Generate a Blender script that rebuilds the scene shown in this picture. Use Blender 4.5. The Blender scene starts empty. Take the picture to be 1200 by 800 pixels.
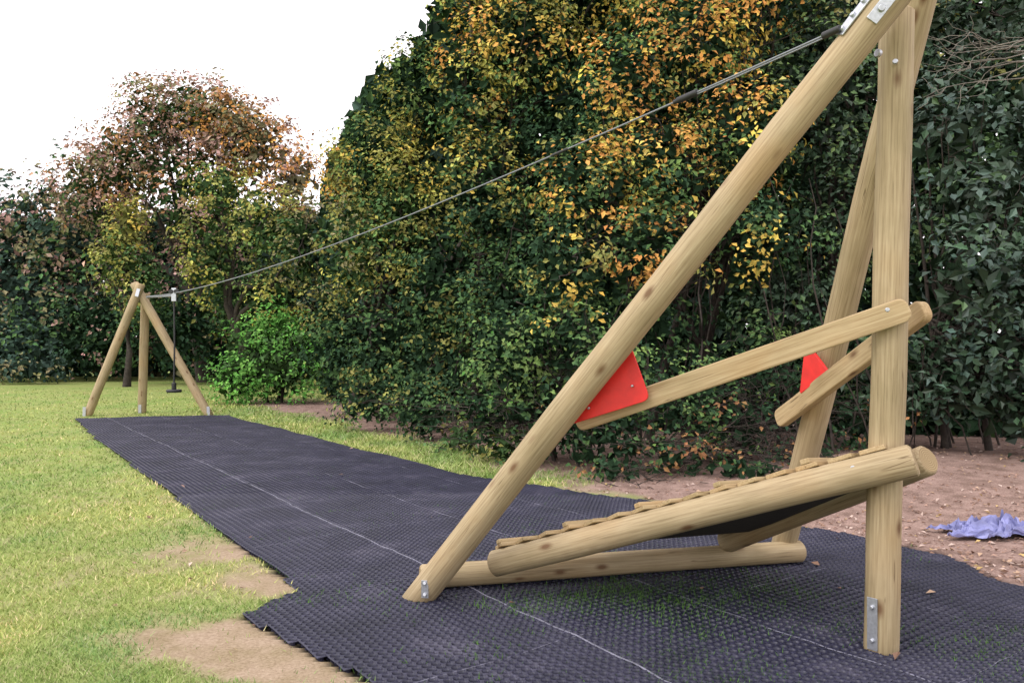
import bpy, math, random
import numpy as np
from mathutils import Vector, Matrix, noise
random.seed(3); rng=np.random.default_rng(7)
S=bpy.context.scene; COL=S.collection
F=933.0; CH=1.6; HV=405.0
def W(u,v,Y): return Vector(((u-600)/F*Y, Y, CH-(v-HV)/F*Y))
def G(u,v):
    Y=CH*F/(v-HV); return ((u-600)/F*Y, Y)

# ---------------- materials
def newmat(name):
    m=bpy.data.materials.new(name); m.use_nodes=True
    nt=m.node_tree; nt.nodes.clear()
    o=nt.nodes.new('ShaderNodeOutputMaterial'); b=nt.nodes.new('ShaderNodeBsdfPrincipled')
    nt.links.new(b.outputs[0],o.inputs[0]); return m,nt,b,o
def N(nt,t,**k):
    n=nt.nodes.new(t)
    for a,v in k.items():
        if a in n.inputs.keys(): n.inputs[a].default_value=v
        else: setattr(n,a,v)
    return n
def ramp(nt,fac,stops,interp='LINEAR'):
    r=nt.nodes.new('ShaderNodeValToRGB'); r.color_ramp.interpolation=interp
    e=r.color_ramp.elements
    while len(e)<len(stops): e.new(0.5)
    for i,(p,c) in enumerate(stops):
        e[i].position=p; e[i].color=(c[0],c[1],c[2],1) if hasattr(c,'__len__') else (c,c,c,1)
    nt.links.new(fac,r.inputs[0]); return r.outputs[0]
def mix(nt,f,a,b,mode='MIX'):
    m=nt.nodes.new('ShaderNodeMix'); m.data_type='RGBA'; m.blend_type=mode
    for s,x in ((m.inputs[0],f),(m.inputs[6],a),(m.inputs[7],b)):
        if isinstance(x,bpy.types.NodeSocket): nt.links.new(x,s)
        elif hasattr(x,'__len__'): s.default_value=(*x[:3],1)
        else: s.default_value=x
    return m.outputs[2]
def bump(nt,h,b,st,dist):
    n=nt.nodes.new('ShaderNodeBump'); n.inputs['Strength'].default_value=st; n.inputs['Distance'].default_value=dist
    nt.links.new(h,n.inputs['Height']); nt.links.new(n.outputs[0],b.inputs['Normal'])

def wood_mat(name,c0,c1,c2):
    m,nt,b,o=newmat(name); L=nt.links
    tc=N(nt,'ShaderNodeTexCoord'); oi=N(nt,'ShaderNodeObjectInfo')
    ad=N(nt,'ShaderNodeVectorMath',operation='MULTIPLY_ADD')
    cm=N(nt,'ShaderNodeCombineXYZ')
    for i in range(3): L.new(oi.outputs['Random'],cm.inputs[i])
    L.new(cm.outputs[0],ad.inputs[0]); ad.inputs[1].default_value=(13,7,31); L.new(tc.outputs['Object'],ad.inputs[2])
    mp=N(nt,'ShaderNodeMapping'); mp.inputs['Scale'].default_value=(1,1,.035); L.new(ad.outputs[0],mp.inputs[0])
    n1=N(nt,'ShaderNodeTexNoise',Scale=90.0,Detail=7.0,Roughness=.62); L.new(mp.outputs[0],n1.inputs['Vector'])
    n2=N(nt,'ShaderNodeTexNoise',Scale=1.6,Detail=5.0); L.new(ad.outputs[0],n2.inputs['Vector'])
    col=ramp(nt,n1.outputs[0],[(.28,c0),(.5,c1),(.74,c2)])
    tone=ramp(nt,n2.outputs[0],[(.3,(.74,.76,.70)),(.5,(1,1,1)),(.72,(1.0,.86,.70))])
    col=mix(nt,.85,col,tone,'MULTIPLY')
    mp3=N(nt,'ShaderNodeMapping'); mp3.inputs['Scale'].default_value=(1,1,.03); L.new(ad.outputs[0],mp3.inputs[0])
    n3=N(nt,'ShaderNodeTexNoise',Scale=20.0,Detail=2.0,Distortion=.3); L.new(mp3.outputs[0],n3.inputs['Vector'])
    cr=ramp(nt,n3.outputs[0],[(.491,0),(.499,1),(.503,1),(.511,0)])
    n4=N(nt,'ShaderNodeTexNoise',Scale=3.0,Detail=1.0); L.new(ad.outputs[0],n4.inputs['Vector'])
    crm=mix(nt,1.0,cr,ramp(nt,n4.outputs[0],[(.52,0),(.60,.85)]),'MULTIPLY')
    col=mix(nt,crm,col,(.12,.075,.035))
    mp2=N(nt,'ShaderNodeMapping'); mp2.inputs['Scale'].default_value=(1,1,.45); L.new(ad.outputs[0],mp2.inputs[0])
    v=N(nt,'ShaderNodeTexVoronoi',Scale=7.0); v.feature='F1'; L.new(mp2.outputs[0],v.inputs['Vector'])
    k=ramp(nt,v.outputs['Distance'],[(.07,.95),(.12,.5),(.2,0)])
    col=mix(nt,k,col,(.15,.08,.038))
    L.new(col,b.inputs['Base Color']); b.inputs['Roughness'].default_value=.6
    b.inputs['Specular IOR Level'].default_value=.3
    bump(nt,n1.outputs[0],b,.3,.003)
    return m
WOOD=wood_mat('treated_pine',(.245,.18,.10),(.38,.292,.172),(.48,.385,.245))
BOARD=wood_mat('sawn_board',(.29,.195,.095),(.43,.32,.178),(.52,.405,.245))
def end_mat():
    m,nt,b,o=newmat('end_grain'); L=nt.links
    tc=N(nt,'ShaderNodeTexCoord'); s=N(nt,'ShaderNodeSeparateXYZ'); L.new(tc.outputs['Object'],s.inputs[0])
    c=N(nt,'ShaderNodeCombineXYZ'); L.new(s.outputs[0],c.inputs[0]); L.new(s.outputs[1],c.inputs[1])
    w=N(nt,'ShaderNodeTexWave',Scale=28.0,Distortion=1.5,Detail=2.0); w.wave_type='RINGS'; w.rings_direction='SPHERICAL'
    L.new(c.outputs[0],w.inputs['Vector'])
    L.new(ramp(nt,w.outputs[0],[(0,(.24,.16,.08)),(1,(.40,.30,.16))]),b.inputs['Base Color']); b.inputs['Roughness'].default_value=.8
    return m
ENDG=end_mat()
def simple(name,col,rough=.5,metal=0,nscale=30,var=.25,bs=.2):
    m,nt,b,o=newmat(name)
    n=N(nt,'ShaderNodeTexNoise',Scale=float(nscale),Detail=5.0)
    tc=N(nt,'ShaderNodeTexCoord'); nt.links.new(tc.outputs['Object'],n.inputs['Vector'])
    a=[x*(1-var) for x in col]; c=[min(1,x*(1+var)) for x in col]
    nt.links.new(ramp(nt,n.outputs[0],[(.3,a),(.7,c)]),b.inputs['Base Color'])
    b.inputs['Roughness'].default_value=rough; b.inputs['Metallic'].default_value=metal
    bump(nt,n.outputs[0],b,bs,.003); return m
STEEL=simple('galvanised_steel',(.50,.52,.56),.42,.85,60,.15)
CABLE=simple('steel_cable',(.24,.255,.28),.5,.4,200,.3)
RUB=simple('black_rubber',(.02,.02,.022),.55)
RED=simple('red_painted_panel',(.68,.020,.018),.45,0,14,.12,.05)
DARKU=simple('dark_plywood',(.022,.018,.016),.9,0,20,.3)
TARP=simple('blue_plastic',(.20,.21,.42),.45,0,8,.3)
BARK=simple('bark',(.040,.031,.025),.9,0,12,.5,.8)
SEAM=simple('mat_seam_tie',(.16,.16,.21),.5,0,9,.5)
def attr_mat(name,rough=.6,spec=.3,diff=False):
    m,nt,b,o=newmat(name)
    a=N(nt,'ShaderNodeAttribute'); a.attribute_name='Col'
    if diff:
        d=N(nt,'ShaderNodeBsdfDiffuse'); nt.links.new(a.outputs['Color'],d.inputs[0]); nt.links.new(d.outputs[0],o.inputs[0]); nt.nodes.remove(b); return m
    nt.links.new(a.outputs['Color'],b.inputs['Base Color']); b.inputs['Roughness'].default_value=rough
    b.inputs['Specular IOR Level'].default_value=spec
    return m
LEAF=attr_mat('leaves',diff=True); GLEAF=attr_mat('glossy_leaves',.45,.35); LITTER=attr_mat('litter',diff=True); BLADE=attr_mat('grass_blades',diff=True)
BACKL=attr_mat('backing_leaves',diff=True)

# ---------------- mesh helpers
def link(ob,parent=None):
    COL.objects.link(ob)
    if parent: ob.parent=parent
    return ob
def empty(name,loc=(0,0,0)):
    e=bpy.data.objects.new(name,None); e.empty_display_size=.2; COL.objects.link(e); return e
def np_mesh(name,verts,faces,mat,cols=None,parent=None,smooth=False):
    me=bpy.data.meshes.new(name); n,k=faces.shape
    me.vertices.add(len(verts)); me.vertices.foreach_set('co',np.ascontiguousarray(verts,dtype=np.float32).ravel())
    me.loops.add(n*k); me.loops.foreach_set('vertex_index',faces.astype(np.int32).ravel())
    me.polygons.add(n); me.polygons.foreach_set('loop_start',np.arange(0,n*k,k,dtype=np.int32))
    try: me.polygons.foreach_set('loop_total',np.full(n,k,dtype=np.int32))
    except Exception: pass
    me.polygons.foreach_set('use_smooth',np.full(n,smooth,dtype=bool))
    me.update(calc_edges=True)
    if cols is not None:
        a=me.color_attributes.new('Col','FLOAT_COLOR','POINT')
        c=np.ones((len(verts),4),dtype=np.float32); c[:,:3]=cols; a.data.foreach_set('color',c.ravel())
    me.materials.append(mat)
    return link(bpy.data.objects.new(name,me),parent)
def frame(p0,p1,up=Vector((0,0,1))):
    z=(p1-p0).normalized()
    x=up.cross(z)
    if x.length<.05: x=Vector((1,0,0)).cross(z)
    x.normalize(); y=z.cross(x)
    M=Matrix((x,y,z)).transposed().to_4x4(); M.translation=p0; return M
def pole(name,p0,p1,r,parent,mat=WOOD,seg=40,wob=.012,cham=.014,taper=0):
    p0=Vector(p0);p1=Vector(p1);L=(p1-p0).length
    zs=[0,cham]+[cham+(L-2*cham)*i/24 for i in range(1,24)]+[L-cham,L]
    V=[];Fc=[];sd=random.random()*100
    for i,z in enumerate(zs):
        rr=(r-cham if i in(0,len(zs)-1) else r)*(1-taper*z/L)
        ox=noise.noise(Vector((sd,z*.9,0)))*wob; oy=noise.noise(Vector((sd+9,z*.9,3)))*wob
        for k in range(seg):
            a=2*math.pi*k/seg
            q=rr*(1+.022*noise.noise(Vector((math.cos(a)*1.5+sd,math.sin(a)*1.5,z*2.5))))
            V.append((math.cos(a)*q+ox,math.sin(a)*q+oy,z))
    for i in range(len(zs)-1):
        for k in range(seg):
            k2=(k+1)%seg; Fc.append((i*seg+k,i*seg+k2,(i+1)*seg+k2,(i+1)*seg+k))
    me=bpy.data.meshes.new(name); n=len(zs)
    caps=[tuple(reversed(range(seg))),tuple(range((n-1)*seg,n*seg))]
    me.from_pydata(V,[],Fc+caps); me.materials.append(mat); me.materials.append(ENDG if mat is WOOD else mat)
    for i,p in enumerate(me.polygons):
        p.use_smooth=i<len(Fc)
        if i>=len(Fc): p.material_index=1
    ob=link(bpy.data.objects.new(name,me),parent); ob.matrix_world=frame(p0,p1); return ob
import bmesh
def bar(name,p0,p1,w,h,parent,mat,bev=.008,up=Vector((0,0,1)),arc=0):
    p0=Vector(p0);p1=Vector(p1);L=(p1-p0).length
    bm=bmesh.new(); bmesh.ops.create_cube(bm,size=1)
    for v in bm.verts: v.co=Vector((v.co.x*w,v.co.y*h,(v.co.z+.5)*L))
    if arc:
        ed=[e for e in bm.edges if abs((e.verts[0].co-e.verts[1].co).normalized().x)>.9]
        bmesh.ops.bevel(bm,geom=ed,offset=arc,segments=6,profile=.5,affect='EDGES')
    ed=[e for e in bm.edges if e.calc_face_angle(0)>.9]
    if bev: bmesh.ops.bevel(bm,geom=ed,offset=bev,segments=2,profile=.5,affect='EDGES')
    me=bpy.data.meshes.new(name); bm.to_mesh(me); bm.free(); me.materials.append(mat)
    for p in me.polygons:p.use_smooth=False
    ob=link(bpy.data.objects.new(name,me),parent); ob.matrix_world=frame(p0,p1,up); return ob
def tube_data(path,radii,seg=7):
    V=[];Fc=[];n=len(path)
    for i,p in enumerate(path):
        d=(path[min(i+1,n-1)]-path[max(i-1,0)]).normalized()
        x=d.cross(Vector((0,0,1)))
        if x.length<.1:x=d.cross(Vector((0,1,0)))
        x.normalize();y=d.cross(x)
        for k in range(seg):
            a=2*math.pi*k/seg; V.append(p+(x*math.cos(a)+y*math.sin(a))*radii[i])
    for i in range(n-1):
        for k in range(seg):
            k2=(k+1)%seg;Fc.append((i*seg+k,i*seg+k2,(i+1)*seg+k2,(i+1)*seg+k))
    return V,Fc
def tubes(name,lst,mat,parent=None,seg=7):
    V=[];Fc=[]
    for path,rad in lst:
        v,f=tube_data(path,rad,seg); b=len(V); V+=v; Fc+=[tuple(b+i for i in q) for q in f]
    me=bpy.data.meshes.new(name); me.from_pydata([tuple(v) for v in V],[],Fc); me.materials.append(mat)
    for p in me.polygons:p.use_smooth=True
    return link(bpy.data.objects.new(name,me),parent)
def wander(a,b,n,amp,sd):
    out=[]
    for i in range(n+1):
        t=i/n;p=a.lerp(b,t);w=math.sin(t*math.pi)*amp if i in(0,n) else amp
        out.append(p+Vector((noise.noise(Vector((sd,t*3,0))),noise.noise(Vector((sd,t*3,5))),noise.noise(Vector((sd,t*3,9)))*.5))*w*min(1,t*4))
    return out

# ---------------- ground
PD=np.array([.818,.575]); QD=np.array([-.575,.818])
def hgt(x,y):
    p=x*PD[0]+y*PD[1]
    b=np.clip((p-5.6)/5,0,1); b=b*b*(3-2*b)
    return .28*b*np.clip((16-y)/6,0,1)*np.clip((y-7)/3,0,1)*0.6 + .012*np.sin(x*1.1+1)*np.cos(y*.9)
def fnoise(x,y,s,sd=0,o=3):
    out=np.zeros(len(x))
    for i in range(len(x)):
        out[i]=noise.fractal(Vector((x[i]*s+sd,y[i]*s-sd,sd)),1.0,2.0,o)
    return out
def poly_in(px,py,poly):
    ins=np.zeros(len(px),bool);n=len(poly);j=n-1
    for i in range(n):
        xi,yi=poly[i];xj,yj=poly[j]
        c=((yi>py)!=(yj>py))&(px<(xj-xi)*(py-yi)/(yj-yi+1e-12)+xi); ins^=c; j=i
    return ins
MAT=[G(85,492),G(140,521),G(200,557.5+8),G(275,612+4),G(352,690),G(318,704),G(285,722),G(325,746),(-.55,3.7),(-.1,2.9),(1.2,1.6),(4.2,1.6),(4.4,4.0),G(1235,700),G(1160,678),G(1120,655),G(1075,638),G(940,618),G(720,583),G(540,556),G(400,521),G(268,487)]
MAT[0]=(-9.47,17.3); L0=np.array([-9.47,17.16]); L1=np.array([-1.40,5.24])
for i,t in ((1,.3),(2,.6),(3,.85)): MAT[i]=tuple(L0+(L1-L0)*t+np.array([random.uniform(-.05,.05),0]))
def mask_dirt(x,y):
    p=x*PD[0]+y*PD[1]
    n=fnoise(x,y,.9,3.3,4); n2=fnoise(x,y,3.5,8.1,4)
    edge=np.where((y>9),5.3+np.clip((y-9)/3,0,1)*1.0,5.1)
    right=np.clip((p-edge+n*.5+n2*.3)/.6,0,1)*np.clip(np.maximum((25-y)/3,(x+5)/2),0,1)
    left=np.zeros(len(x))
    for (u,v,r,a) in ((262,650,.36,.9),(310,672,.32,1),(335,690,.28,1),(235,632,.34,.7),(275,752,.32,1.0),(350,780,.33,1.0),(215,750,.30,.85),(400,800,.35,1.1),(300,735,.2,.9),(170,748,.25,.6),(290,770,.25,.8),(180,662,.35,.55),(120,590,.5,.4),(200,612,.35,.55),(60,670,.5,.3),(160,560,.6,.35),(250,690,.25,.5),(300,640,.3,.65),(100,720,.3,.3),(230,580,.4,.45)):
        gx,gy=G(u,v); d2=((x-gx)**2+((y-gy)*.9)**2)/r**2
        left+=a*np.exp(-d2)
    left=np.clip((left+n*.28+n2*.5-.24)*1.05,0,1)*(p<2.6)
    return right,left
xs=np.concatenate([[-400,-200,-100,-60,-40,-30,-25,-20],np.arange(-16,-6,.14),np.arange(-6,1,.06),np.arange(1,10,.12),[10.5,12,15,20,30,50,100,200,400]])
ys=np.concatenate([[-60,-20,-8,-3,0,1],np.arange(2,9,.06),np.arange(9,26,.13),[27,29,32,36,40,50,70,120,250,500]])
X,Y=np.meshgrid(xs,ys); x=X.ravel();y=Y.ravel()
inm=poly_in(x,y,MAT)
dr,dl=mask_dirt(x,y)
z=hgt(x,y)-np.where(inm,.022,0)
nx=len(xs);ny=len(ys)
idx=np.arange(nx*ny).reshape(ny,nx)
faces=np.stack([idx[:-1,:-1],idx[:-1,1:],idx[1:,1:],idx[1:,:-1]],-1).reshape(-1,4)
gcol=np.stack([dr,dl,inm.astype(float)],1)
gm,nt,b,o=newmat('lawn_and_soil'); Ln=nt.links
a=N(nt,'ShaderNodeAttribute'); a.attribute_name='Col'; sp=N(nt,'ShaderNodeSeparateColor'); Ln.new(a.outputs['Color'],sp.inputs[0])
tc=N(nt,'ShaderNodeTexCoord')
def nz(sc,d=5.0,r=.6):
    n=N(nt,'ShaderNodeTexNoise',Scale=float(sc),Detail=d,Roughness=r); Ln.new(tc.outputs['Object'],n.inputs['Vector']); return n.outputs[0]
big=nz(.45); mid=nz(4); fine=nz(60,6.0,.7); ff=nz(220,3.0,.7)
grass=ramp(nt,fine,[(.3,(.15,.20,.055)),(.5,(.265,.325,.10)),(.7,(.385,.43,.17))])
grass=mix(nt,.7,grass,ramp(nt,big,[(.35,(.58,.80,.5)),(.5,(.95,.95,.9)),(.65,(1.0,.91,.9))]),'MULTIPLY')
grass=mix(nt,ramp(nt,mid,[(.5,0),(.75,.5)]),grass,(.40,.34,.20))
dirtR=ramp(nt,fine,[(.3,(.19,.12,.105)),(.5,(.35,.24,.205)),(.7,(.50,.37,.32))])
dirtR=mix(nt,.8,dirtR,ramp(nt,mid,[(.35,(.5,.48,.45)),(.6,(1,1,1))]),'MULTIPLY')
dirtL=ramp(nt,fine,[(.3,(.25,.18,.12)),(.5,(.37,.28,.20)),(.7,(.47,.37,.28))])
dirtL=mix(nt,.7,dirtL,ramp(nt,mid,[(.35,(.68,.70,.55)),(.6,(1,1,1))]),'MULTIPLY')
c=mix(nt,sp.outputs[0],grass,dirtR); c=mix(nt,sp.outputs[1],c,dirtL)
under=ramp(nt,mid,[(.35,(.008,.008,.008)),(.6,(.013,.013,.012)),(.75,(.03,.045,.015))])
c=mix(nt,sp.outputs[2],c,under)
Ln.new(c,b.inputs['Base Color']); b.inputs['Roughness'].default_value=.95; b.inputs['Specular IOR Level'].default_value=.1
bump(nt,ff,b,.6,.01)
np_mesh('ground',np.stack([x,y,z],1),faces,gm,gcol,smooth=True)

# ---------------- rubber mat: real perforated geometry
cs=.054
def mlift(x_,y_): return noise.noise(Vector((x_*1.1,y_*1.1,4)))*.018+noise.noise(Vector((x_*5,y_*5,1)))*.007
Q0,Q1,P0,P1=-4.5,21,-.5,6.2
pq=np.stack(np.meshgrid(np.arange(P0,P1,cs),np.arange(Q0,Q1,cs)),-1).reshape(-1,2)
CX=pq[:,0]*PD[0]+pq[:,1]*QD[0]; CY=pq[:,0]*PD[1]+pq[:,1]*QD[1]
sel=poly_in(CX,CY,MAT)&(CY>2.6)&(np.abs(CX)<CY*.85+.3); CX=CX[sel];CY=CY[sel]
h=cs*.5; ang=np.arange(8)*math.pi/4
outer=np.array([(math.cos(t)*h/max(abs(math.cos(t)),abs(math.sin(t))),math.sin(t)*h/max(abs(math.cos(t)),abs(math.sin(t)))) for t in ang])
circ=np.stack([np.cos(ang),np.sin(ang)],1)*h
R=np.array([[PD[0],QD[0]],[PD[1],QD[1]]])
mats_V=[];mats_F=[];base_i=0
for near in (True,False):
    s_=(CY<8.5) if near else (CY>=8.5); cx=CX[s_];cy=CY[s_]
    if near: rings=[(outer,-.008),(circ*.90,0),(circ*.80,-.002),(circ*.78,-.032)]
    else: rings=[(outer,-.007),(circ*.86,0),(circ*.78,-.028)]
    loc=np.concatenate([q[0] for q in rings]); zz=np.concatenate([np.full(8,q[1]) for q in rings]); lw=loc@R.T; nC=len(cx); nv=len(loc)
    vx=cx[:,None]+lw[None,:,0]; vy=cy[:,None]+lw[None,:,1]
    lift=np.array([mlift(cx[i],cy[i]) for i in range(nC)])
    vz=hgt(vx,vy)+.020+zz[None,:]+lift[:,None]
    V=np.stack([vx,vy,vz],-1).reshape(-1,3)
    fc=np.array([(r*8+k,r*8+(k+1)%8,(r+1)*8+(k+1)%8,(r+1)*8+k) for r in range(len(rings)-1) for k in range(8)])
    mats_V.append(V); mats_F.append((fc[None]+(np.arange(nC)*nv)[:,None,None]).reshape(-1,4)+base_i); base_i+=len(V)
mm,nt,b,o=newmat('mat_rubber'); Ln=nt.links; tc=N(nt,'ShaderNodeTexCoord')
n=N(nt,'ShaderNodeTexNoise',Scale=1.6,Detail=7.0,Roughness=.7); Ln.new(tc.outputs['Object'],n.inputs['Vector'])
n2=N(nt,'ShaderNodeTexNoise',Scale=110.0,Detail=3.0); Ln.new(tc.outputs['Object'],n2.inputs['Vector'])
c=ramp(nt,n.outputs[0],[(.32,(.013,.014,.030)),(.55,(.030,.030,.058)),(.75,(.085,.080,.118))])
Ln.new(mix(nt,.8,c,ramp(nt,n2.outputs[0],[(.3,.45),(.55,1.0),(.75,1.7)]),'MULTIPLY'),b.inputs['Base Color']); b.inputs['Roughness'].default_value=.38
b.inputs['Specular IOR Level'].default_value=.4
np_mesh('rubber_safety_mat',np.concatenate(mats_V),np.concatenate(mats_F),mm,smooth=True)
sl=[]
def seam(p0,q0,p1,q1,rr=.0042):
    n=int(max(abs(p1-p0),abs(q1-q0))/.11); pts=[]
    for i in range(n+1):
        t=i/n;p=p0+(p1-p0)*t;q=q0+(q1-q0)*t
        xx=p*PD[0]+q*QD[0];yy=p*PD[1]+q*QD[1]
        ok=poly_in(np.array([xx]),np.array([yy]),MAT)[0]
        if ok: pts.append(Vector((xx+random.uniform(-.009,.009),yy,float(hgt(xx,yy))+.016+mlift(xx,yy)+random.uniform(-.003,.002))))
        else:
            if len(pts)>2: sl.append((pts,[rr]*len(pts)))
            pts=[]
    if len(pts)>2: sl.append((pts,[rr]*len(pts)))
seam(1.81,-1,1.81,3.3,.006); seam(2.79,-1.5,2.78,19.8,.006); seam(3.78,-1.5,3.8,19.8,.0035); seam(4.79,-1.5,4.78,19.8,.0025)
for j in range(14):
    q=.35+1.5*j; seam(.5,q,5.3,q+.02,.0022)
tubes('mat_seams',sl,SEAM,seg=5)

# ---------------- near zip wire tower
tw=empty('zip_wire_launch_tower')
Ptop=W(1052,12,4.17); Pb=Vector((1.935,4.19,-.1))
post=pole('rear_post',Pb,Ptop,.086,tw)
Af=Vector((-.60,5.06,-.0)); At=Vector((1.863,3.95,3.31)); d=(At-Af).normalized()
pole('front_leg_near',Af-d*.08,At+d*.42,.089,tw)
Bf=Vector((2.0,5.95,0)); Bt=Vector((2.23,4.36,3.49)); d=(Bt-Bf).normalized()
pole('front_leg_far',Bf-d*.08,Bt+d*.30,.088,tw)
pole('ground_beam',(-.60,5.20,.10),(2.12,5.83,.10),.077,tw)
n0=W(578,660,5.12); n1=W(1072,538,4.00); pole('ramp_rail_near',n0,n1,.083,tw)
f0=W(850,634,5.70); f1=W(1088,538,4.36); pole('ramp_rail_far',f0,f1,.083,tw)
def lerp(a,b,t): return a+(b-a)*t
nb=15
for i in range(nb):
    t=.03+i*(.93-.03)/(nb-1)
    a=lerp(n0,n1,t); bb=lerp(f0,f1,min(1,t*.97)); dirn=(bb-a).normalized()
    up=(n1-n0).normalized()
    nrm=up.cross(dirn).normalized()
    if nrm.z<0:nrm=-nrm
    a2=a-dirn*.02+nrm*.098; b2=bb+dirn*.05+nrm*.098
    if i>=nb-2 : a2=a+dirn*.0+nrm*.098
    bar('deck_board_%d'%i,a2,b2,.132,.024,tw,BOARD,.004,up=nrm)
    if i%3==0 and i<nb-2:
        bar('grip_batten_%d'%i,a2+nrm*.028,b2+nrm*.028,.055,.028,tw,BOARD,.005,up=nrm)
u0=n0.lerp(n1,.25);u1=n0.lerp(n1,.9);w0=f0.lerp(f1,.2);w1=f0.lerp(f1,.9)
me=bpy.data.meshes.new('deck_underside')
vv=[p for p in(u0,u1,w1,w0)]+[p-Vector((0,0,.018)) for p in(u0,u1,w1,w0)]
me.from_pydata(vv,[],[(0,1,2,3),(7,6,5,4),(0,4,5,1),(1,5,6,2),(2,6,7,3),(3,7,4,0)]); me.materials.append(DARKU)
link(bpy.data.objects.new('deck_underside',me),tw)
h0=W(676,494,4.82); h1=W(1066,361,4.03); bar('handrail_near',h0,h1,.055,.125,tw,BOARD,.008,arc=.045)
g0=Vector((1.87,5.58,1.08)); g1=W(1086,361,4.32); bar('handrail_far',g0,g1,.06,.125,tw,BOARD,.008,arc=.045)
def panel(name,pts,th,parent,mat,r=.035):
    pts=[Vector(p) for p in pts]; n=(pts[1]-pts[0]).cross(pts[2]-pts[0]).normalized()
    out=[]
    for i,p in enumerate(pts):
        a=(pts[i-1]-p).normalized();b_=(pts[(i+1)%3]-p).normalized()
        for k in range(7):
            t=k/6; q0=p+a*r*1.4; q1=p+b_*r*1.4
            out.append(q0*(1-t)**2+p*2*t*(1-t)+q1*t*t)
    k=len(out); V=[q+n*th/2 for q in out]+[q-n*th/2 for q in out]
    fs=[tuple(range(k)),tuple(reversed(range(k,2*k)))]+[(i,k+i,k+(i+1)%k,(i+1)%k) for i in range(k)]
    me=bpy.data.meshes.new(name); me.from_pydata(V,[],fs); me.materials.append(mat)
    ob=link(bpy.data.objects.new(name,me),parent); bv=ob.modifiers.new('b','BEVEL'); bv.width=.003; bv.segments=2; bv.limit_method='ANGLE'; return ob,n
panel('red_panel_near',[W(739,404,4.60),W(762,468,4.55),W(660,500,4.76)],.018,tw,RED)
panel('red_panel_far',[W(945,400,5.25),W(972,436,5.06),W(938,462,5.31)],.02,tw,RED,.02)
def bolt(p,n,r,parent,mat=STEEL,name='bolt'):
    p=Vector(p);n=Vector(n).normalized(); pole(name,p-n*.01,p+n*.012,r,parent,mat,seg=20,wob=0,cham=.003)
def tocam(p): return (Vector((0,0,1.6))-p).normalized()
for (u,v,Y_) in ((690,478,4.70),(741,452,4.60)): bolt(W(u,v,Y_-.03),(-.42,-.9,0),.007,tw)
bolt(W(1000,549,4.08),(-.42,-.9,0.05),.018,tw); bolt(W(1040,363,3.99),(-.42,-.9,0),.011,tw)
def strap(name,c,w,hh,n,parent,r=.09,axis=Vector((0,0,1))):
    n=Vector(n).normalized(); a=Vector(c)-axis*hh/2+n*(r+.003); bar(name,a,a+axis*hh,w,.006,parent,STEEL,.0015,up=n,arc=0)
    for s in(-.32,.32):
        q=Vector(c)+axis*hh*s+n*(r+.008); bolt(q,n,.011,parent)
strap('foot_plate',(1.935,4.19,.16),.055,.27,(-.92,-.75,0),tw,r=.084)
strap('foot_plate_rear',(1.935,4.19,.16),.055,.27,(.95,.3,0),tw,r=.084)
strap('foot_plate_leg',(-.53,5.02,.07),.045,.11,(-.1,-1,.3),tw,r=.088)
strap('foot_plate_leg_far',(1.99,5.9,.1),.05,.16,(.7,-.7,.0),tw,r=.088)
ax=(At-Af).normalized()
c=W(1013,32,3.99); n=Vector((-.78,-.28,.50)); n=(n-ax*n.dot(ax)).normalized()
cc=Af+ax*((c-Af).dot(ax))
a0=cc-ax*.10+n*.092
bar('top_plate',a0,a0+ax*.26,.075,.008,tw,STEEL,.002,up=n)
for s in(.03,.11,.19): bolt(a0+ax*s+n*.006,n,.014,tw)
n2=(tocam(cc)-ax*tocam(cc).dot(ax)).normalized()
a1=cc+ax*.02+n2*.091; bar('top_plate_side',a1,a1+ax*.14,.06,.007,tw,STEEL,.002,up=n2)
bolt(a1+ax*.07+n2*.006,n2,.017,tw)
att=a0+ax*.02+n*.02
bolt(W(1050,72,4.07),(-.4,-.9,0),.013,tw); bolt(W(1030,62,4.06),(-.9,-.4,0),.02,tw)

# ---------------- far tripod
ft=empty('zip_wire_end_tower')
ap=W(165,338,18.55)
for nm,f in (('left_leg',Vector((-9.72,18.2,-.05))),('right_leg',Vector((-6.95,18.35,-.05))),('rear_post',Vector((-8.78,18.9,-.05)))):
    top=ap+{'left_leg':Vector((.05,-.1,.10)),'right_leg':Vector((-.16,.0,.12)),'rear_post':Vector((.03,.16,-.10))}[nm]
    pole(nm,f,top,.098,ft)
    bar('foot_plate_'+nm,f+Vector((0,-.11,.02)),f+Vector((0,-.11,.24))+(top-f).normalized()*.02,.07,.012,ft,STEEL,.002,up=Vector((0,1,0)))
bar('apex_plate',ap+Vector((.0,-.22,-.2)),ap+Vector((.04,-.2,-.02)),.08,.012,ft,STEEL,.002,up=Vector((0,1,0)))
bar('anchor_arm',W(172,348,18.4),W(202,346,17.4),.04,.05,ft,CABLE,.004)

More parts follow.
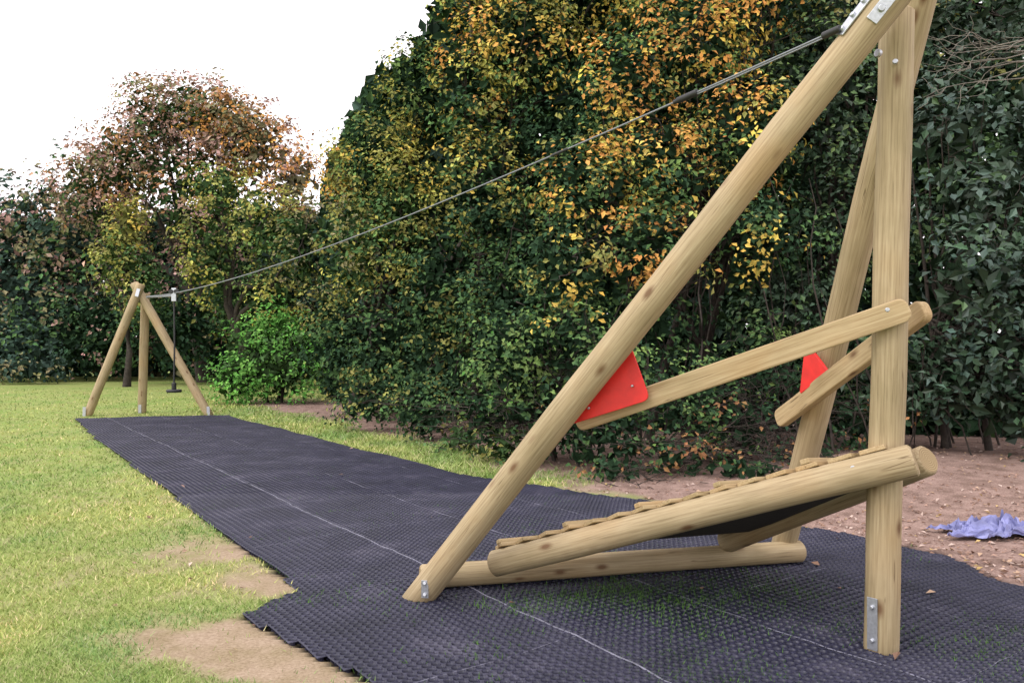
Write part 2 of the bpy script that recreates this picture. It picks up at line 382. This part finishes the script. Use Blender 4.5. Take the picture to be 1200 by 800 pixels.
# ---------------- cable
ce=W(172,348,18.35); c0=att; sag=.25
def cab(t): p=c0.lerp(ce,t); p=p.copy(); p.z-=4*sag*t*(1-t); return p
zw=empty('zip_wire_cable')
tubes('steel_wire',[([cab(i/80) for i in range(81)],[.0055+.005*i/80 for i in range(81)])],CABLE,zw,8)
def tat(u):
    lo,hi=0,1
    for _ in range(40):
        m=(lo+hi)/2;p=cab(m)
        if p.x/p.y*F+600>u: lo=m
        else: hi=m
    return lo
t8=tat(806)
tubes('wire_return_strand',[([cab(t8*i/10)+Vector((0,0,-.012)) for i in range(11)],[.0045]*11)],CABLE,zw,8)
for i,(u,l,r) in enumerate(((806,.08,.020),(797,.05,.014),(656,.10,.011),(975,.05,.018))):
    t=tat(u);p=cab(t);q=cab(t+.001);d=(q-p).normalized(); pole('wire_clamp_%d'%i,p-d*l,p+d*l,r,zw,RUB,seg=16,wob=0,cham=.004)
tr=empty('zip_wire_trolley_seat'); tt=tat(204); tp=cab(tt)
bar('trolley_body',tp+Vector((0,0,-.17)),tp+Vector((0,0,.10)),.10,.06,tr,STEEL,.01,up=Vector((0,1,0)))
for s in(-.05,.05): pole('trolley_wheel',tp+Vector((s-.0,-.045,.03)),tp+Vector((s,.045,.03)),.045,tr,RUB,seg=18,wob=0,cham=.004)
tubes('hanging_chain',[([tp+Vector((0,0,-.15)),tp+Vector((.01,0,-1.0)),Vector((tp.x,tp.y,.72))],[.018]*3)],RUB,tr)
sm=Vector((tp.x,tp.y,.66))
pole('button_seat',sm,sm+Vector((0,0,.06)),.15,tr,RUB,seg=28,wob=0,cham=.02); pole('seat_collar',sm+Vector((0,0,.055)),sm+Vector((0,0,.2)),.045,tr,RUB,seg=18,wob=0)

# ---------------- blue tarp scrap
n=40; V=[];fs=[]
for i in range(n):
    for j in range(n):
        a=(i/(n-1)-.5);b_=(j/(n-1)-.5)
        q=Vector((a*5,b_*5,2)); e=max(0,1-(a*a+b_*b_)*3.6)
        V.append((4.12+a*.85+noise.noise(q*1.3)*.16,6.75+b_*.38+noise.noise(q*1.1+Vector((5,5,5)))*.12,.02+e*(.02+.24*abs(noise.noise(q*1.9)))+.07*abs(noise.noise(q*4))))
for i in range(n-1):
    for j in range(n-1): fs.append((i*n+j,(i+1)*n+j,(i+1)*n+j+1,i*n+j+1))
me=bpy.data.meshes.new('blue_plastic_sheet'); me.from_pydata(V,[],fs); me.materials.append(TARP)
for p in me.polygons:p.use_smooth=False
link(bpy.data.objects.new('blue_plastic_sheet',me))

# ---------------- foliage
DG=(.034,.068,.036); G1=(.075,.138,.053); G2=(.14,.215,.07); OL=(.25,.25,.08); YG=(.35,.335,.085); YE=(.52,.385,.09); OR=(.55,.285,.085); BR=(.33,.18,.085); MA=(.36,.235,.20); MG=(.23,.215,.12)
BG=(.11,.28,.06); BG2=(.18,.38,.09); BL=(.06,.10,.078)
def quads(P,C,Sz,Nn,r):
    Nn=Nn/np.linalg.norm(Nn,axis=1)[:,None]
    t=r.normal(size=P.shape); t-=Nn*(t*Nn).sum(1)[:,None]; t/=np.linalg.norm(t,axis=1)[:,None]; b_=np.cross(Nn,t)
    s=Sz[:,None]; fold=Nn*s*.16
    v0=P-t*s*.55; v1=P+b_*s*.34+fold-t*s*.05; v2=P+t*s*.6-fold*.6; v3=P-b_*s*.34+fold-t*s*.05
    V=np.stack([v0,v1,v2,v3],1).reshape(-1,3); Fq=np.arange(len(P)*4).reshape(-1,4)
    return V,Fq,np.repeat(np.clip(C,0,.75),4,0)
def leaves_arr(blobs,seed,leaf,dens,clump=(.22,.5),core=.15,spread=1.0):
    r=np.random.default_rng(seed); P=[];C=[];Sz=[];Nn=[]
    for bl in blobs:
        c,rad,pal=bl[:3]; rad=np.array(rad); c=np.array(c)
        area=4*math.pi*((rad[0]*rad[1])**1.6/3+(rad[0]*rad[2])**1.6/3+(rad[1]*rad[2])**1.6/3)**(1/1.6)
        rc0=(clump[0]+clump[1])/2
        m=max(8,int(area/(rc0*rc0*1.5)))
        dv=r.normal(size=(m,3)); dv/=np.linalg.norm(dv,axis=1)[:,None]
        keep=(dv[:,1]<.1)|(r.random(m)<.22); dv=dv[keep]; m=len(dv)
        rr=1.05-r.random(m)**1.4*.45
        rr*=1+np.clip(.10*r.normal(size=m),-.2,.18)*spread
        cc=c+dv*rad*rr[:,None]
        rc=r.uniform(clump[0],clump[1],m)
        cols=np.array([p[0] for p in pal]);w=np.array([p[1] for p in pal],float);w/=w.sum()
        key=np.array([noise.noise(Vector(q)*.5+Vector((seed,0,0)))*1.1+.5 for q in cc])+r.normal(size=m)*.27
        ks=np.argsort(np.argsort(key))/max(1,m-1); ci=np.searchsorted(np.cumsum(w),ks*.9999); ci=np.clip(ci,0,len(pal)-1)
        cb=np.exp(r.normal(size=m)*.25)
        nl=np.maximum(3,(dens*rc*rc*r.uniform(.5,1.4,m)/(leaf*leaf)).astype(int))
        tot=nl.sum(); ii=np.repeat(np.arange(m),nl)
        dd=r.normal(size=(tot,3)); dd/=np.linalg.norm(dd,axis=1)[:,None]
        pos=cc[ii]+dd*(rc[ii]*r.random(tot)**.6)[:,None]*np.array([1.15,1.15,.8])
        base=cols[ci[ii]]*cb[ii][:,None]*r.uniform(.75,1.25,(tot,1))*r.uniform(.92,1.08,(tot,3))
        alt=cols[r.choice(len(pal),tot,p=w)]; sw=r.random(tot)<.2; base[sw]=alt[sw]
        P.append(pos);C.append(base);Sz.append(leaf*r.uniform(.6,1.4,tot)); Nn.append(dd*.5+dv[ii]*.45+np.array([0,-.2,.55])+r.normal(size=(tot,3))*.32)
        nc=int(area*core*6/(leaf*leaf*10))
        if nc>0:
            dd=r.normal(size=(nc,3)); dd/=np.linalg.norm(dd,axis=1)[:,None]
            P.append(c+dd*rad*(r.random(nc)**.5*.76)[:,None]); C.append(np.tile(cols[0]*.7,(nc,1))*r.uniform(.6,1.2,(nc,1))); Sz.append(leaf*r.uniform(1.8,2.8,nc)); Nn.append(r.normal(size=(nc,3))+np.array([0,-.7,.2]))  # core leaves take a darkened colour, painting the shade inside the crown
    P=np.concatenate(P);C=np.concatenate(C);Sz=np.concatenate(Sz);Nn=np.concatenate(Nn)
    ok=P[:,2]>.02; P=P[ok];C=C[ok];Sz=Sz[ok];Nn=Nn[ok]
    return quads(P,C,Sz,Nn,r)
def plant(name,base,blobs,seed,leaf,dens,mat=LEAF,trunk=.16,clump=(.22,.5),core=.15,stems=1,twigs=0,spread=1.0):
    e=empty(name)
    V,Fq,C=leaves_arr(blobs,seed,leaf,dens,clump,core,spread)
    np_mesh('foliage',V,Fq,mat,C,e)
    rs=random.Random(seed); L=[]
    base=Vector(base)
    if trunk>0:
        top=max(blobs,key=lambda b:b[0][2])[0]; top=Vector(top)
        for s in range(stems):
            bs=base+Vector((rs.uniform(-.4,.4),rs.uniform(-.3,.3),-.1)) if stems>1 else base+Vector((0,0,-.1))
            path=wander(bs,top+Vector((rs.uniform(-.6,.6)*(stems>1),0,0)),9,trunk*2.2,seed+s); n=len(path)
            L.append((path,[trunk*(1.25 if i==0 else 1)*(1-.85*i/(n-1)) for i in range(n)]))
            for b_ in blobs:
                k=rs.randint(2,5); pk=path[k]; tgt=Vector(b_[0])+Vector((rs.uniform(-.4,.4),rs.uniform(-.6,0),rs.uniform(-.3,.3)))
                lp=wander(pk,tgt,6,.3,seed+k); r0=trunk*.5
                L.append((lp,[r0*(1-.85*i/6) for i in range(7)]))
                for q in range(4+twigs):
                    st=lp[rs.randint(2,6)]; dr_=Vector((rs.gauss(0,1),rs.gauss(-.3,1),rs.gauss(.2,.7))).normalized()
                    en=st+Vector((dr_.x*b_[1][0],dr_.y*b_[1][1],dr_.z*b_[1][2]))*.85
                    tp_=wander(st,en,5,.15,seed+q*3+k); L.append((tp_,[max(.004,r0*.3*(1-.85*i/5)) for i in range(6)]))
        tubes('trunk_and_limbs',L,BARK,e,6)
    return e
def B(u,v,Y,rpx,rpy,ry,pal): return (W(u,v,Y),(rpx/F*Y,ry,rpy/F*Y),pal)
far=[(BL,1.6),(MG,2.5),(G1,1.5),(MA,2.4)]
red=[(G1,.5),(MG,1.6),(MA,3.6),(BR,2)]; redo=[(MG,1),(BR,2),(OR,2.2),(MA,1.6)]
plant('distant_trees',(-24,40,0),[B(-60,320,41,130,110,3,far),B(30,290,40,70,85,3,far),B(95,270,39,62,95,3,far),B(190,320,38,80,90,3,far),B(-200,320,42,120,120,3,far),B(60,370,38,100,75,2.5,[(BL,3),(G1,2),(MG,1)]),B(250,340,37,90,110,2.5,far),B(350,340,34,70,90,2,[(BL,2),(G1,2),(MG,1)])],11,.24,1.5,core=.25,clump=(.4,.8),trunk=.22,stems=3,spread=.6)
plant('beech_tree',(-13.5,35,0),[B(150,190,35,50,60,2.4,red),B(190,138,35.5,46,48,2.6,red),B(240,136,35,50,46,2.6,red),B(298,172,34,50,54,2.2,redo),B(110,225,36,46,58,2,red),B(230,220,34.5,90,70,2,red),B(345,215,33,32,50,1.8,redo),B(270,152,34,50,48,2,redo)],12,.16,1.9,core=.25,clump=(.28,.62),trunk=.3,spread=.5,twigs=3)
ivy=[(G1,.8),(G2,2),(OL,3),(YG,2.4)]
plant('ivy_covered_tree',(-9.8,29,0),[B(258,225,28.5,36,36,1.2,ivy),B(310,262,28,42,54,1.3,ivy),B(246,300,28.5,36,64,1.1,ivy),B(322,350,28,40,50,1,ivy),B(352,290,27,32,60,1,[(G1,1),(OL,2),(MG,2)]),B(280,345,30,40,50,1,[(DG,2),(G1,2)])],13,.13,1.6,core=.25,clump=(.22,.5),trunk=.22)
plant('golden_conifer',(-15,31,0),[B(150,262,31,26,34,1.1,[(OL,2),(YG,2),(YE,.6)]),B(138,305,31,32,40,1.1,[(G2,2),(OL,2),(YG,1)]),B(168,335,31,30,50,1,[(G1,2),(OL,1)])],14,.13,1.5,core=.25,clump=(.22,.45),trunk=.15)
plant('dark_hedge',(-20,36,0),[B(20,405,35,70,42,1.6,[(BL,3),(G1,2),(MG,.8)]),B(-70,400,35,70,48,1.6,[(BL,3),(G1,2)]),B(110,390,36,70,55,1.6,[(DG,3),(G1,1.5),(MA,.6)]),B(210,385,33,60,58,1.6,[(DG,4),(G1,1.5),(OL,.4)]),B(-180,390,35,80,60,1.6,[(BL,3),(G1,2)]),B(30,432,33,50,14,1,[(BL,2),(MG,1)])],15,.18,1.4,core=.3,clump=(.3,.6),trunk=0)
plant('laurel_bush',(-6.8,22.5,0),[B(300,420,22.5,48,50,1.2,[(G1,.6),(BG,3),(BG2,3)]),B(340,430,22,40,48,1.1,[(G1,1.5),(BG,3),(BG2,1)]),B(275,445,22,28,30,.8,[(G1,1),(BG,3),(BG2,2)]),B(325,385,22.8,34,28,.9,[(BG,2),(BG2,3)])],16,.10,1.6,core=.3,clump=(.18,.40),trunk=.05,stems=3)
au1=[(DG,.7),(G1,1.5),(G2,1.6),(OL,2.4),(YG,1.8),(YE,.6)]
au2=[(DG,.8),(G1,1.3),(OL,2.2),(YG,1.4),(YE,1.5),(OR,.7)]
au3=[(DG,1.4),(G1,1.1),(G2,.7),(OL,1.2),(YE,1.8),(OR,2)]
dk=[(DG,3.2),(G1,2),(G2,.7)]
plant('field_maple_tree',(-3.6,19,0),[B(440,195,18,44,66,1.3,au1),B(492,112,18,42,66,1.5,au1),B(415,290,17.6,40,74,1.2,[(G1,1.5),(OL,2),(MG,1.5),(YG,1.4)]),B(478,250,17.2,52,76,1.4,[(G1,1.4),(G2,1),(OL,2.2),(YG,1.8),(YE,.4)]),B(400,400,18,45,70,1.0,[(DG,1.2),(G1,2),(OL,1.4)]),B(455,400,16.8,55,76,1.2,[(DG,1.6),(G1,2),(OL,1.1)]),B(560,0,18,60,60,1.5,au1),B(397,200,19,18,40,.9,[(OL,1),(YE,1),(OR,1)])],21,.09,1.6,core=.2,trunk=.15,stems=2,clump=(.18,.42),spread=.8)
plant('sycamore_tree',(-.9,16,0),[B(555,105,15.3,54,78,1.3,au2),B(612,52,15,70,74,1.4,au2),B(565,225,14.8,60,74,1.3,[(DG,1.1),(G1,1.6),(OL,2.4),(YG,1.3),(YE,.8)]),B(520,340,15,58,80,1.1,[(DG,1.4),(G1,2),(OL,1.7)]),B(595,370,14,72,90,1.2,dk),B(650,190,15,68,94,1.2,[(DG,2.6),(G1,2),(OL,.9)]),B(610,290,14.6,60,60,1,[(DG,2.4),(G1,2),(OL,.9)]),B(580,-40,16,70,60,1.6,au2),B(700,-10,15,80,60,1.6,au2),B(510,440,14.8,50,60,1,[(DG,2.2),(G1,2),(OL,.8)])],22,.084,1.5,core=.22,trunk=.14,stems=2,clump=(.18,.42),spread=.8)  # heavier DG in middle and lower blobs paints dark shaded gaps between trees
plant('hornbeam_tree',(2.6,13,0),[B(730,110,12.3,64,70,1.1,au3),B(810,52,12.2,70,74,1.2,au3),B(690,225,11.7,66,64,1,au3),B(780,195,11.6,66,68,1,au3),B(865,165,11.8,64,78,1.1,au3),B(660,310,11.2,56,52,.9,[(DG,2),(G1,2),(OL,1.4),(YE,.9)]),B(765,290,11.1,66,50,.9,[(DG,1.6),(G1,2),(OL,1),(YE,1),(OR,1.2)]),B(890,280,11.7,60,64,1,[(DG,2),(G1,2),(OL,1),(YE,.9)]),B(880,0,12.5,100,56,1.4,[(DG,1.6),(G1,1.5),(OL,1),(YE,1),(OR,.8)]),B(770,130,13.4,120,120,.8,dk),B(740,380,12,80,50,.8,dk)],23,.075,1.5,core=.2,trunk=.08,stems=3,twigs=2,clump=(.16,.40),spread=1.0)
plant('holly_tree',(5,12.9,0),[B(960,120,12.8,80,110,1.3,dk),B(1000,20,12.8,100,80,1.4,[(DG,3),(G1,2),(OL,1)]),B(1010,250,12.8,80,90,1.2,dk),B(930,360,12.2,80,70,1,dk),B(1130,40,12.5,90,80,1.3,[(DG,3),(BL,2),(OL,.6)])],24,.08,1.4,GLEAF,core=.25,trunk=.09,stems=2)
lau=[(DG,2.2),(BL,3),(G1,1.2)]
plant('rhododendron_bush',(6.4,11.4,0),[B(1150,230,10.6,72,72,.9,lau),B(1210,150,10.8,78,78,1,lau),B(1140,330,10.3,72,56,.9,lau),B(1230,320,10,68,84,.9,lau),B(1260,450,9.8,60,60,.8,dk),B(1110,150,11,50,60,.8,lau),B(1190,410,10.3,66,50,.7,[(DG,2),(BL,2)]),B(1120,440,10.9,64,58,.7,[(DG,3),(BL,1)]),B(1190,480,10.6,60,48,.6,[(DG,3),(BL,1)]),B(1050,450,11.4,58,62,.7,[(DG,3),(G1,1)])],25,.10,1.5,GLEAF,core=.25,trunk=.05,stems=4)
plant('elder_shrub',(.9,10.9,0),[B(600,420,11.2,60,60,.8,[(DG,1),(G1,2),(G2,2.4),(BG,.6)]),B(660,400,10.8,60,54,.8,[(DG,1.2),(G1,2),(G2,2),(YE,.15)]),B(570,485,11.2,36,40,.6,[(DG,2),(G1,2),(G2,1)]),B(640,485,10.7,60,50,.7,[(DG,2),(G1,2),(G2,1)]),B(720,440,10.2,56,56,.7,[(DG,2),(G1,2),(G2,1)]),B(500,480,13.5,40,40,.7,[(DG,2),(G1,2),(OL,.7)]),B(440,470,15,50,30,.6,[(DG,2),(G1,2),(OL,.7)]),B(700,510,10,60,48,.6,[(DG,2),(G1,1.5),(BR,.5)]),B(590,520,11,40,24,.4,[(G1,2),(G2,1),(OL,1)]),B(540,515,12,30,18,.4,[(G1,2),(OL,1)])],26,.07,1.4,core=.22,clump=(.15,.34),trunk=.03,stems=5,twigs=3,spread=1.1)
brm=[(DG,2.2),(BR,1.6),(G1,1.6),(G2,.4)]
plant('bramble_thicket',(2.9,10.8,0),[B(800,470,10.4,60,55,.6,[(DG,2),(G1,2),(G2,.8)]),B(860,500,10.3,60,45,.5,brm),B(790,535,9.7,60,28,.4,brm),B(720,550,9.5,40,18,.3,brm),B(870,550,9.5,55,20,.35,brm),B(950,540,10.2,50,20,.35,brm),B(880,420,11,60,50,.7,dk),B(1000,420,11.8,80,60,.8,dk),B(980,490,11.4,70,40,.6,[(DG,2),(BR,1),(G1,1)])],27,.065,1.1,core=.15,clump=(.14,.32),trunk=.02,stems=7,twigs=6,spread=1.2)
def belt(name,pts,hts,dens,leaf,pal,depth,seed):
    r=np.random.default_rng(seed); P=[]
    for i in range(len(pts)-1):
        a=np.array(pts[i]);b_=np.array(pts[i+1]); L=np.linalg.norm(b_-a); hh=max(hts[i],hts[i+1]); n=int(L*hh*dens/(leaf*leaf*.38))
        t=r.random(n); q=a+(b_-a)*t[:,None]; ht=hts[i]+(hts[i+1]-hts[i])*t
        ht=ht*(1+.10*np.array([noise.noise(Vector((q[k,0]*.6,q[k,1]*.6,seed))) for k in range(n)]))
        z=r.random(n)*hh; ok=z<ht
        nd=np.array([-(b_-a)[1],(b_-a)[0]])/L
        q=q+nd*(r.uniform(0,1,n)[:,None]*depth); P.append(np.concatenate([q,z[:,None]],1)[ok])
    P=np.concatenate(P); n=len(P); cols=np.array([p[0] for p in pal]);w=np.array([p[1] for p in pal],float);w/=w.sum()
    C=cols[r.choice(len(pal),n,p=w)]*r.uniform(.45,1.0,(n,1))  # backing leaf colours scaled down to paint shaded depth behind the trees
    V,Fq,Cc=quads(P,C,leaf*r.uniform(.6,1.5,n),r.normal(size=(n,3))+np.array([0,-1.6,.3]),r)
    np_mesh(name,V,Fq,BACKL,Cc)
belt('background_woodland',[(-6.5,27),(-4.2,20.5),(-1.5,17.2),(2,14.8),(6,13.8),(10,12.6),(14,10.5)],[7,7.6,9.5,11,11,10,10],7.5,.30,[(DG,3),(BL,1),(G1,1)],1.0,41)
belt('background_woodland',[(-48,40),(-30,41.5),(-18,41),(-8,36),(-5,27)],[8,8,8.5,8,6],5,.42,[(DG,2),(BL,2),(MG,1)],1.2,42)
L=[]; rs=random.Random(5)
for i in range(46):
    bx=rs.uniform(.8,9.5); by=rs.uniform(10.4,12.2); a=Vector((bx,by,0)); b_=a+Vector((rs.uniform(-.9,.9),rs.uniform(-.3,.3),rs.uniform(1.6,4)))
    r0=rs.uniform(.010,.024); p=wander(a,b_,8,.3,i*1.7); L.append((p,[r0*(1-.6*k/8) for k in range(9)]))
tubes('understorey_saplings',L,BARK)
L=[]
root=W(1230,60,9.6)
for i in range(9):
    en=W(1095+rs.uniform(-15,40),rs.uniform(20,120),9.2); p=wander(root+Vector((0,0,rs.uniform(-.25,.25))),en,9,.3,i*2.3)
    L.append((p,[.010*(1-.85*k/9) for k in range(10)]))
    for q in range(4):
        s=p[rs.randint(3,8)]; e2=s+Vector((rs.uniform(-.5,-.1),rs.uniform(-.2,.2),rs.uniform(-.35,.35))); L.append((wander(s,e2,4,.08,q+i),[.004,.0035,.003,.0025,.002]))
tubes('bare_branches',L,simple('pale_twig',(.20,.18,.15),.8))

# ---------------- grass blades
def blades(n,ymin,ymax,umin,umax,hb,sd):
    r=np.random.default_rng(sd)
    yy=1/(1/ymin+(1/ymax-1/ymin)*r.random(n)); xx=yy*r.uniform(umin,umax,n)
    m=~poly_in(xx,yy,MAT); xx=xx[m];yy=yy[m]
    a_,b_=mask_dirt(xx,yy); keep=r.random(len(xx))>np.clip(a_*1.1+b_*1.05,0,.985); xx=xx[keep];yy=yy[keep]
    n=len(xx); sc=np.clip(yy/5,.8,4.5)
    hh=hb*r.uniform(.5,1.3,n)*np.clip(sc,1,1.5); w=.0035*sc*r.uniform(.7,1.3,n)
    th=r.uniform(0,2*math.pi,n); ln=r.normal(size=(n,2))*hh[:,None]*.8
    z=hgt(xx,yy)
    v0=np.stack([xx-np.cos(th)*w,yy-np.sin(th)*w,z-.003],1);v1=np.stack([xx+np.cos(th)*w,yy+np.sin(th)*w,z-.003],1);v2=np.stack([xx+ln[:,0],yy+ln[:,1],z+hh],1)
    V=np.stack([v0,v1,v2],1).reshape(-1,3)
    pal=np.array([(.19,.27,.07),(.31,.39,.12),(.43,.48,.19),(.54,.48,.27)]); pt=fnoise(xx,yy,.8,5.5,3)[:,None]
    C=pal[r.choice(4,n,p=[.22,.4,.24,.14])]*r.uniform(.8,1.2,(n,1))*(1+np.clip(pt*.6,-.28,.28)*np.array([1.3,.7,.8]))
    return V,C
Vs=[];Cs=[]
for args in ((130000,3.4,30,-.78,.05,.024,1),(25000,9,26,-.4,.15,.05,2)):
    v,c_=blades(*args);Vs.append(v);Cs.append(c_)
r=np.random.default_rng(9)
def tuft(xx,yy,hm):
    k=len(xx);hh=r.uniform(.3,1,k)*hm;th=r.uniform(0,6.28,k);z=hgt(xx,yy);w=.003;ln=r.normal(size=(k,2))*.02
    v=np.stack([np.stack([xx-np.cos(th)*w,yy-np.sin(th)*w,z],1),np.stack([xx+np.cos(th)*w,yy+np.sin(th)*w,z],1),np.stack([xx+ln[:,0],yy+ln[:,1],z+.022+hh],1)],1).reshape(-1,3)
    Vs.append(v);Cs.append(np.array([(.075,.16,.03)])*r.uniform(.6,1.5,(k,1)))
for (u,v,s,k) in ((640,712,.22,600),(720,700,.30,800),(820,690,.35,900),(900,705,.3,600),(760,730,.35,500),(690,660,.3,300),(955,700,.3,300),(250,492,.5,120),(170,487,.5,200)):
    gx,gy=G(u,v); tuft(gx+r.normal(size=k)*s,gy+r.normal(size=k)*s*.6,.028)
n=30000; yy=1/(1/3.4+(1/18-1/3.4)*r.random(n)); xx=yy*r.uniform(-.55,.65,n); m=poly_in(xx,yy,MAT)
nn=fnoise(xx,yy,1.3,2.2,4); m&=(nn+r.normal(size=n)*.2>.20); tuft(xx[m],yy[m],.014)
V=np.concatenate(Vs);C=np.repeat(np.concatenate(Cs),3,0)
np_mesh('grass',V,np.arange(len(V)).reshape(-1,3),BLADE,C)

# ---------------- fallen leaves
r=np.random.default_rng(12); n=14000
yy=1/(1/4.5+(1/24-1/4.5)*r.random(n)); xx=yy*r.uniform(-.5,.8,n)
a_,b_=mask_dirt(xx,yy); im=poly_in(xx,yy,MAT)
keep=np.where(im,r.random(n)<.004,np.where(a_>.5,r.random(n)<.7,r.random(n)<.02)); xx=xx[keep];yy=yy[keep];im=im[keep]
ex=[G(u,v) for u,v in ((955,665),(1090,700),(400,560),(1050,775))]
xx=np.append(xx,[e[0] for e in ex]);yy=np.append(yy,[e[1] for e in ex]);im=np.append(im,[True]*len(ex)); n=len(xx)
z=hgt(xx,yy)+np.where(im,.035,.010); s=r.uniform(.012,.03,n); s[-len(ex):]=.035
Nn=r.normal(size=(n,3))*.3+np.array([0,0,1]);Nn/=np.linalg.norm(Nn,axis=1)[:,None]
t=r.normal(size=(n,3));t-=Nn*(t*Nn).sum(1)[:,None];t/=np.linalg.norm(t,axis=1)[:,None];b_=np.cross(Nn,t);P=np.stack([xx,yy,z],1);s=s[:,None]
V=np.stack([P-t*s,P-t*s*.2+b_*s*.6+Nn*s*.3,P+t*s,P-t*s*.2-b_*s*.6+Nn*s*.3],1).reshape(-1,3)
pal=np.array([(.38,.25,.20),(.24,.15,.11),(.44,.31,.22),(.5,.36,.16),(.50,.39,.34)]);C=pal[r.choice(5,n,p=[.3,.32,.15,.05,.18])]*r.uniform(.75,1.25,(n,1))
np_mesh('fallen_leaves',V,np.arange(n*4).reshape(-1,4),LITTER,np.repeat(C,4,0))

# ---------------- world, sun, camera
w=bpy.data.worlds.new('World'); S.world=w; w.use_nodes=True; nt=w.node_tree
bg=nt.nodes['Background']; sky=nt.nodes.new('ShaderNodeTexSky'); sky.sky_type='NISHITA'; sky.sun_disc=False
EL,AZ=50,-125
sky.sun_elevation=math.radians(EL); sky.sun_rotation=math.radians(AZ); sky.dust_density=4; sky.air_density=1.2
hs=nt.nodes.new('ShaderNodeHueSaturation'); hs.inputs['Saturation'].default_value=.12; nt.links.new(sky.outputs[0],hs.inputs['Color'])
mx=nt.nodes.new('ShaderNodeMix'); mx.data_type='RGBA'; mx.inputs[0].default_value=.7; nt.links.new(hs.outputs[0],mx.inputs[6]); mx.inputs[7].default_value=(16.4,15.5,15.9,1)
nt.links.new(mx.outputs[2],bg.inputs[0]); bg.inputs[1].default_value=.15
sl_=bpy.data.lights.new('sun','SUN'); sl_.energy=1.3; sl_.angle=math.radians(32); sl_.color=(1,.95,.87)
so=link(bpy.data.objects.new('sun',sl_))
az=math.radians(AZ);el=math.radians(EL); dv=Vector((math.sin(az)*math.cos(el),math.cos(az)*math.cos(el),math.sin(el)))
so.rotation_euler=dv.to_track_quat('Z','Y').to_euler()
S.view_settings.view_transform='Standard'; S.view_settings.look='None'; S.view_settings.exposure=0
cd=bpy.data.cameras.new('camera'); cd.sensor_width=36; cd.lens=F/1200*36; cd.clip_end=2000
co=link(bpy.data.objects.new('camera',cd)); co.location=(0,0,CH); co.rotation_euler=(math.radians(90+.307),0,0); S.camera=co
